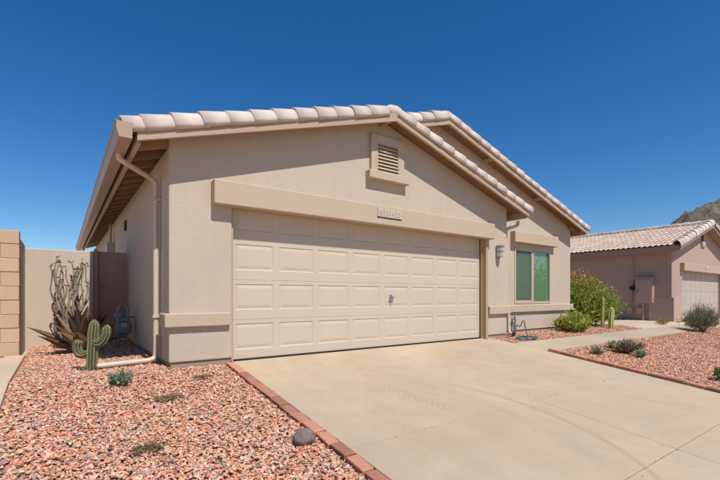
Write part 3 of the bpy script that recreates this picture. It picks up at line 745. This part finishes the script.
def dome_r(n, r, base=1.0, tip=5):
    out = []
    for i in range(n):
        m = n-1-i; out.append(r*base if m >= tip else r*math.sqrt(max(.0, 1-((tip-m)/tip)**2))+.004)
    return out
CB = Vector((-1.42, .28, -.01))
CT = thing('armed_cactus', CB, 'green and yellow ribbed cactus with two drooping arms at the downspout end', 'cactus')
ptz = [0, .03, .1, .2, .3, .40, .46, .50, .525, .543, .553, .557]
mb = MB(); cactus_tube(mb, [CB+Vector((.004*i, 0, z)) for i, z in enumerate(ptz)], [.040, .046, .048, .051, .048, .050, .048, .044, .036, .025, .013, .005], 9)
trunk = mb.build('trunk', M['succ'], CT, smooth=False)
AX = Vector((.811, -.585, 0))*.86                        # roughly across the view
def arm(pts, r):
    p = smooth_path([CB+AX*a+Vector((0, 0, z))+Vector((.0, .0, 0)) for a, z in pts], 4); n = len(p)
    rr = [r*(.75+.25*min(1, i/4)) if i < n-5 else r*math.sqrt(max(0, 1-((i-(n-6))/5.2)**2))+.003 for i in range(n)]
    mb = MB(); cactus_tube(mb, p, rr, 8, dep=.26); mb.build('arm', M['succ'], CT, smooth=False)
arm([(-.02, .20), (-.09, .175), (-.15, .19), (-.175, .25), (-.165, .305), (-.15, .335)], .041)
arm([(.03, .33), (.09, .31), (.15, .335), (.185, .395), (.19, .455), (.165, .485)], .041)
o = SPN.build('spines', M['leaf'], CT); o['kind'] = 'stuff'
mb = MB()
for k in range(7):
    a = k*.9; mb.tube([CB+Vector((math.cos(a)*.06, math.sin(a)*.06, .05)), CB+Vector((math.cos(a)*.11, math.sin(a)*.11, 0.0))], .012, 6, col=(.10, .07, .05))
mb.build('woody_base', M['succ'], CT)

# gas meter by the shaded flank
GM = thing('gas_meter', (-.86, 2.5, 0), 'grey gas meter on a pipe riser beside the shaded house flank', 'meter')
bodyy = MB().box(-.985, -.765, 2.41, 2.57, .20, .40); o = bodyy.build('body', M['grey'], GM, bevel=.03, seg=3)
MB().box(-.965, -.785, 2.40, 2.58, .401, .455).build('top_housing', M['grey'], GM, bevel=.02, seg=2)
MB().box(-.915, -.835, 2.385, 2.399, .31, .375).build('dial_plate', M['white'], GM)
MB().tube(smooth_path([(-.94, 2.5, -.03), (-.94, 2.47, .1), (-.955, 2.5, .5), (-.94, 2.5, .62), (-.875, 2.5, .68), (-.82, 2.5, .62), (-.81, 2.5, .5), (-.81, 2.5, .45)], 5), .019, 8).build('pipe_loop', M['pipe'], GM, smooth=True)
MB().tube([(-.80, 2.5, .47), (-.72, 2.5, .47), (-.708, 2.5, .47)], .016, 8).build('outlet_pipe', M['pipe'], GM)
MB().tube([(-.955, 2.43, .505), (-.955, 2.57, .505)], .045, 12).build('regulator', M['grey'], GM)
MB().tube([(-.985, 2.47, -.03), (-.985, 2.47, .22)], .014, 8).build('riser', M['pipe'], GM)

# hose tap and coiled hose under the window
HB = thing('hose_tap', (5.86, -.06, 0), 'grey metal hose tap with pipe loop standing by the right downspout', 'tap')
MB().tube(smooth_path([(5.80, -.06, -.03), (5.80, -.06, .2), (5.80, -.06, .33), (5.83, -.06, .385), (5.88, -.06, .385), (5.91, -.06, .33), (5.91, -.06, .2), (5.91, -.06, -.03)], 4), .017, 8).build('pipe_loop', M['pipe'], HB, smooth=True)
MB().tube([(5.80, -.06, .20), (5.80, -.06, .27)], .032, 10).build('valve_body', M['grey'], HB, bevel=.004); MB().tube([(5.91, -.06, .12), (5.91, -.06, .23)], .034, 10).build('valve_body', M['grey'], HB, bevel=.004)
MB().tube([(5.78, -.06, .235), (5.91, -.06, .215)], .012, 8).build('cross_pipe', M['pipe'], HB)
MB().tube([(5.91, -.06, .20), (5.93, -.12, .21), (5.935, -.14, .17)], .015, 8).build('spout', M['pipe'], HB)
mb = MB(); mb.tube([(5.80+.04*math.cos(a), -.10, .30+.04*math.sin(a)) for a in [2*math.pi*k/12 for k in range(13)]], .007, 6); mb.build('tap_wheel', M['rubber'], HB)
hp = [(5.935, -.14, .17), (5.95, -.17, .22), (5.98, -.19, .30), (6.0, -.21, .28), (6.02, -.23, .12), (6.01, -.27, .03)]
for k in range(34):
    a = k*.5+.9; rx = .25+.03*math.sin(k*1.7)+.002*k; hp.append((5.76+rx*math.cos(a), -.42+(.12+.012*math.sin(k*2.3))*math.sin(a), .02+.0005*k+g(-.42+.12*math.sin(a))))
hp += [(6.15, -.36, .0), (6.22, -.33, .02)]
tag(MB().tube(smooth_path(hp, 4), .0105, 7).build('garden_hose', M['hose'], smooth=True), 'dark green garden hose coiled on gravel below the window', 'hose')

# leaf clouds for shrubs
def leaf_quads(P0, D, L, W, col):
    n = len(P0); D = D/np.linalg.norm(D, axis=1)[:, None]; r = RNG.normal(size=(n, 3)); S = np.cross(D, r); S /= np.linalg.norm(S, axis=1)[:, None]+1e-9
    Nn = np.cross(S, D); L = L[:, None]; W = W[:, None]
    V = np.stack([P0, P0+D*L*.5+S*W*.5+Nn*W*.12, P0+D*L, P0+D*L*.5-S*W*.5+Nn*W*.12], 1).reshape(-1, 3)
    F = np.arange(4*n).reshape(n, 4); return V, F, np.repeat(col, 4, 0)
def shrub(name, label, cat, base, rx, ry, h, nb, nleaf, L, W, cols, tip=None, up=.5, bulge=.9, group=None, twig=True):
    T = thing(name, base, label, cat, group); B = np.array(base); P0 = []; D = []; HT = []; tw = MB()
    for k in range(nb):
        a = RNG.uniform(0, 2*np.pi); q = RNG.uniform(0, 1)**.5; hh = h*(1-.55*q**2)*RNG.uniform(.72, 1.06)
        end = np.array([rx*q*np.cos(a), ry*q*np.sin(a), hh]); mid = end*np.array([.62, .62, .5])+RNG.normal(0, .03*h, 3)
        pts = [B, B+mid, B+end]
        if twig and k % 2 == 0: tw.tube([Vector(p) for p in smooth_path(pts, 4)], .006*h+.002, 5)
        m = nleaf//nb; t = RNG.uniform(.28, 1.0, m)**.8
        pp = np.where(t[:, None] < .5, B+mid*(t[:, None]/.5), B+mid+(end-mid)*((t[:, None]-.5)/.5))
        sp_ = h*.075*(.5+t[:, None]); pp = pp+RNG.normal(size=(m, 3))*sp_; pp[:, 2] = np.maximum(pp[:, 2], base[2]+.01)
        d = (end-mid)/np.linalg.norm(end-mid)*.6+RNG.normal(size=(m, 3))*.7; d[:, 2] += up
        P0.append(pp); D.append(d); HT.append((pp[:, 2]-base[2])/h)
    P0 = np.concatenate(P0); D = np.concatenate(D); HT = np.concatenate(HT); n = len(P0)
    cols = np.array(cols); col = cols[RNG.integers(0, len(cols), n)]*RNG.uniform(.7, 1.25, (n, 1))
    if tip is not None:
        f = np.clip((HT-.72)/.3, 0, 1)*(RNG.uniform(0, 1, n) < .55); col = col*(1-f[:, None])+np.array(tip)*f[:, None]
    V, F, Cc = leaf_quads(P0, D, L*RNG.uniform(.6, 1.3, n), W*RNG.uniform(.7, 1.2, n), col)
    if tw.v: tw.build('stems', M['twig'], T)
    o = link('foliage', np_mesh('foliage', V, F, M['leaf'], Cc), T); o['kind'] = 'stuff'
    return T
shrub('round_shrub', 'big round yellow green shrub with reddish tips past the window corner', 'shrub', (9.95, .75, 0), 1.0, .9, 1.27, 460, 60000, .085, .036,
      [(.30, .33, .05), (.36, .38, .06), (.20, .25, .04), (.40, .41, .08)], tip=(.50, .27, .08), up=.7)
shrub('low_shrub', 'low bright lime green shrub at the foot of the window wall', 'shrub', (8.05, -.16, 0), .46, .34, .40, 80, 7500, .06, .034,
      [(.42, .45, .08), (.34, .39, .06), (.50, .50, .12), (.24, .31, .06)], up=.5)
shrub('small_sage', 'small grey green sage plant on the left gravel in front of the cactus', 'shrub', (-1.22, -.50, g(-.5)), .14, .12, .12, 26, 620, .040, .020,
      [(.27, .34, .21), (.34, .41, .27), (.20, .27, .15)], up=.5)
shrub('edge_shrub', 'leafy green plant at the right edge of the gravel yard beside the bricks', 'shrub', (6.02, -3.42, g(-3.42)), .17, .17, .26, 20, 420, .06, .03,
      [(.16, .24, .05), (.10, .16, .04)], up=.5)
shrub('yellow_tuft', 'small yellow tuft at the foot of the pink house corner', 'plant', (13.0, -.35, g(-.35)), .28, .20, .13, 24, 600, .06, .014,
      [(.42, .32, .06), (.30, .25, .06)], up=.5)
def weed(loc, rx, ry, label, n=300):
    T = thing('weed_patch', loc, label, 'weed'); m = n; a = RNG.uniform(0, 2*np.pi, m); q = RNG.uniform(0, 1, m)**.6
    P0 = np.c_[loc[0]+rx*q*np.cos(a), loc[1]+ry*q*np.sin(a), loc[2]+RNG.uniform(.0, .03, m)*(1-.5*q)+.012]
    D = RNG.normal(size=(m, 3)); D[:, 2] = np.abs(D[:, 2])*.5
    col = np.array([(.20, .17, .08), (.28, .22, .11), (.16, .145, .065), (.34, .25, .15)])[RNG.integers(0, 4, m)]
    V, F, Cc = leaf_quads(P0, D, RNG.uniform(.02, .05, m), RNG.uniform(.005, .010, m), col)
    o = link('foliage', np_mesh('foliage', V, F, M['leaf'], Cc), T); o['kind'] = 'stuff'
weed((-.90, -1.10, g(-1.1)), .13, .07, 'flat dry olive weed patch in the gravel nearest the garage corner')
weed((-1.22, -2.02, g(-2.02)), .10, .06, 'flat dry olive weed patch low in the gravel near the camera')
weed((-2.19, -.80, g(-.8)), .10, .10, 'grey green weed patch on the pale strip left of the gravel', 300)
weed((-.47, -.62, g(-.62)), .12, .05, 'thin brown weed patch below the front of the garage pier', 160)

shrub('added_reflection_tree', 'airy yellow green tree added out of frame, seen only mirrored in the window', 'tree', (23.0, -8.9, -1.0), 1.7, 1.7, 4.2, 60, 2600, .26, .12,
      [(.22, .30, .06), (.30, .34, .08), (.16, .24, .05)], up=.2)  # unseen tree, added only to give the window glass a reflection
# two slim column cacti
for (x, y, h, r, lab) in ((9.58, -.14, .82, .034, 'taller slim column cactus in front of the round shrub'), (9.64, -.32, .57, .055, 'shorter thicker column cactus at the path edge by the round shrub')):
    T = thing('column_cactus', (x, y, g(y)), lab, 'cactus', 'column cacti by the path'); mb = MB(); B = Vector((x, y, g(y)-.01))
    SPN = MB(); zs = [0, .2, .5, .8, .92, .97, 1.]; cactus_tube(mb, [B+Vector((.02*math.sin(z*5+x), 0, z*h)) for z in zs], [r*q for q in (.9, 1, 1.05, 1, .85, .55, .1)], 7, g1=(.30, .34, .09), y1=(.50, .48, .18), dep=.3)
    mb.build('trunk', M['succ'], T); SPN.build('spines', M['leaf'], T)['kind'] = 'stuff'
# small agaves on the right gravel
def rosette(name, label, loc, rad, h, n, cols, L, W, group=None, curl=-.3, emin=18, emax=85):
    T = thing(name, loc, label, 'agave', group); mb = MB()
    for k in range(n):
        az = k*2.39996+random.uniform(-.2, .2); t = k/n; el = R(emin+(emax-emin)*t**.8+random.uniform(-6, 6)); d = Vector((math.cos(az)*math.cos(el), math.sin(az)*math.cos(el), math.sin(el)))
        c = random.choice(cols); s = random.uniform(.8, 1.15)
        leaf_mesh_into(mb, Vector(loc)+Vector((d.x*.02, d.y*.02, .005)), d, L*s*(1-.25*t), W*random.uniform(.8, 1.1), curl+random.uniform(-.3, .3), [q*random.uniform(.75, 1.25) for q in c], n=5, tipcol=[q*.7 for q in c], thick=.4)
    o = mb.build('leaves', M['succ'], T, smooth=True); o['kind'] = 'stuff'; return T
green = [(.15, .22, .11), (.21, .28, .15), (.12, .18, .09)]
rosette('dried_agave', 'dried brown agave with orange tinged leaves on the right gravel', (6.56, -1.86, g(-1.86)), .2, .3, 96, [(.18, .12, .085), (.30, .16, .075), (.34, .25, .18), (.14, .105, .085), (.24, .18, .13), (.48, .27, .11), (.52, .38, .24)], .31, .058, emin=14, emax=84)
gr = 'small green agaves on the right gravel'
rosette('small_agave', 'small green agave on the driveway side of the dried brown agave', (5.84, -1.70, g(-1.7)), .1, .2, 30, green, .19, .034, gr)
rosette('small_agave', 'small green agave tucked behind the dried brown agave', (6.78, -1.55, g(-1.55)), .1, .2, 26, green, .19, .034, gr)
rosette('small_agave', 'small green agave nearest the brick edging right of the dried agave', (6.44, -2.14, g(-2.14)), .1, .2, 32, green, .17, .036, gr)
rosette('small_agave', 'small green agave just right of the dried brown agave', (7.35, -1.80, g(-1.8)), .1, .2, 26, green, .18, .034, gr)
shrub('twiggy_shrub', 'soft grey green twiggy shrub in front of the pink garage', 'shrub', (12.5, -1.42, g(-1.42)), .48, .42, .68, 90, 5200, .10, .011,
      [(.20, .21, .10), (.28, .27, .15), (.15, .17, .08), (.34, .29, .19)], up=1.3)
# boulder
bm = bmesh.new(); bmesh.ops.create_icosphere(bm, subdivisions=4, radius=1)
for v in bm.verts:
    q = v.co.copy(); k = 1+.16*noise.noise(q*1.6+Vector((3, 1, 7)))+.05*noise.noise(q*4.5); v.co = Vector((q.x*.085*k, q.y*.075*k, q.z*.068*k))
me = bpy.data.meshes.new('boulder'); bm.to_mesh(me); bm.free(); me.materials.append(M['boulder'])
for p_ in me.polygons: p_.use_smooth = True
tag(link('boulder', me, None, (-.215, -2.37, g(-2.37)+.035)), 'smooth dark grey boulder on the gravel beside the brick edging', 'rock')

# ================================================================ neighbouring house
NX, NY, NZ = 14.43, -.12, -.03
N = thing('house', (NX+3, NY, NZ), 'pinkish stucco neighbouring house with pale tiled roof beyond the yard', 'house')
nl, nr = NX-.32, NX+6.35; nm = (nl+nr)/2; NE = 2.42; NB = 11.
def deckn(x): return NE+P*((x-nl) if x < nm else (nr-x))
nx1 = nr-.32; d0, d1 = NX+.95, NX+5.3
mb = MB(); mb.prism([(NX, NZ), (d0, NZ), (d0, 1.93), (d1, 1.93), (d1, NZ), (nx1, NZ), (nx1, deckn(nx1)-.08), (nm, deckn(nm)-.08), (NX, deckn(NX)-.08)], NY, NY+.15)
mb.build('wall', M['n_wall'], N, bevel=.012)
MB().box(NX+.001, NX+.15, NY+.151, NB, NZ, deckn(NX)-.08).build('wall', M['n_wall'], N)
nroof = deck_slab(deckn, nl, nr, nm, NY-.28, NB+.2, .04).build('roof', M['n_wood'], N)
for a, b_ in ((nl, nm-.001), (nm+.001, nr)): MB().prism([(a, deckn(a)-.15), (b_, deckn(b_)-.15), (b_, deckn(b_)+.02), (a, deckn(a)+.02)], NY-.325, NY-.281).build('rake_board', M['n_wood'], nroof)
MB().box(nl-.045, nl-.001, NY-.28, NB+.2, NE-.20, NE-.005).build('eave_board', M['n_wood'], nroof)
MB().box(nl, NX, NY-.05, NB, NE-.19, NE-.155).build('soffit', M['n_wood'], nroof)
field(NY-.17, NB+.2, nl-.07, nm-.04, NE, nroof, M['tilev'], seg=7, period=.16, amp=.034); field(NY-.17, NB+.2, nr+.07, nm+.04, NE, nroof, M['tilev'], seg=4)
nt_l = barrel(.40, .12, .14, 205, -5, .03); nt_r = barrel(.40, .12, .14, 205, -5, .03, flip=True)
for me in (nt_l, nt_r): me.materials.clear(); me.materials.append(M['n_tile'])
rake_tiles(deckn, nl, nm, nr, NY-.26, nroof, tm=(nt_l, nt_r), sp=.34)
ncap = barrel(.40, .12, .11, 190, -10, .02); ncap.materials.clear(); ncap.materials.append(M['n_tile'])
ridge(deckn, nm, NY-.28, NB, nroof, me=ncap)
nlint = MB().box(d0-.22, d1+.22, NY-.13, NY+.01, 1.66, 1.93).build('lintel', M['n_trim'], N, bevel=.015)
ngd = MB().box(d0, d1, NY+.09, NY+.12, NZ, 1.95).build('garage_door', M['n_door'], N)
for s in range(4):
    for k in range(8):
        w = (d1-d0)/8
        MB().box(d0+w*k+.035, d0+w*(k+1)-.035, NY+.084, NY+.0895, NZ+.10+s*.45, NZ+.43+s*.45).build('door_panel', M['n_door'], ngd, bevel=.008, seg=1)
MB().box(NX-.07, NX+.72, NY-.075, NY-.001, NZ, .76).box(NX-.07, NX-.001, NY, NY+.62, NZ, .76).build('corner_base', M['n_trim'], N)
nv = MB().box(nm-.18, nm+.18, NY-.06, NY+.005, 2.62, 2.80).build('gable_vent', M['n_trim'], N, bevel=.01); MB().box(nm-.12, nm+.12, NY-.012, NY+.003, 2.801, 3.15).build('vent_backing', M['dark'], nv)
NN = MB().box(nm-.16, nm+.16, NY-.145, NY-.131, 1.80, 1.87).build('house_number', M['white'], N)
EB = thing('electric_service_box', (NX, .63, .55), 'tall pink painted electrical service box on the shaded neighbour wall', 'electrical box')
MB().box(NX-.16, NX-.002, .37, .89, .57, 1.40).build('cabinet', M['n_box'], EB, bevel=.012); MB().box(NX-.175, NX-.161, .39, .87, .60, 1.36).build('door', M['n_box'], EB, bevel=.005); MB().box(NX-.20, NX-.001, .35, .91, 1.401, 1.43).build('hood', M['n_box'], EB)
MB().tube([(NX-.06, .68, .57), (NX-.06, .68, -.02)], .035, 8).build('conduit', M['n_box'], EB)
MT = thing('electric_meter', (NX, .98, 1.0), 'round dark electric meter left of the pink service box', 'meter')
MB().tube([(NX-.001, 1.0, 1.08), (NX-.16, 1.0, 1.08)], .085, 16).build('meter_glass', M['rubber'], MT, bevel=.02)
MB().tube([(NX-.03, 1.03, 1.02), (NX-.03, 1.03, .0)], .018, 6).build('conduit', M['n_box'], MT); MB().tube([(NX-.02, 1.0, 1.17), (NX-.02, 1.0, 2.25)], .014, 6).build('riser', M['n_box'], MT)
MB().tube([(NX-.161, .83, .985), (NX-.185, .83, .985)], .065, 14).build('dial', plain('dial_green', (.20, .24, .13), .4), EB)
for yy, lab in ((1.10, 'small pink utility box low on the neighbour wall, the left one'), (.80, 'small pink utility box low on the neighbour wall beside the conduit')):
    tag(MB().box(NX-.09, NX-.002, yy-.085, yy+.085, .20, .42).build('utility_box', M['n_box'], bevel=.01), lab, 'utility box', 'small utility boxes')

# dry leaf litter on the concrete
n = 70; xx = RNG.uniform(.3, 5.0, n); yy = RNG.uniform(-4.6, -.6, n); yy[:26] = -2.6+RNG.normal(0, .02, 26); yy[26:44] = -3.86+RNG.normal(0, .02, 18)
P0 = np.c_[xx, yy, SL*(yy+.1)+.004]; D = RNG.normal(size=(n, 3)); D[:, 2] = np.abs(D[:, 2])*.15+SL*D[:, 1]*0
V, F, Cc = leaf_quads(P0, D, RNG.uniform(.008, .026, n), RNG.uniform(.004, .010, n), np.array([(.16, .085, .04), (.24, .14, .07), (.10, .06, .035)])[RNG.integers(0, 3, n)])
tag(link('leaf_litter', np_mesh('leaf_litter', V, F, M['leaf'], Cc)), 'scattered dry leaf crumbs along the joints of the driveway', 'litter', kind='stuff')
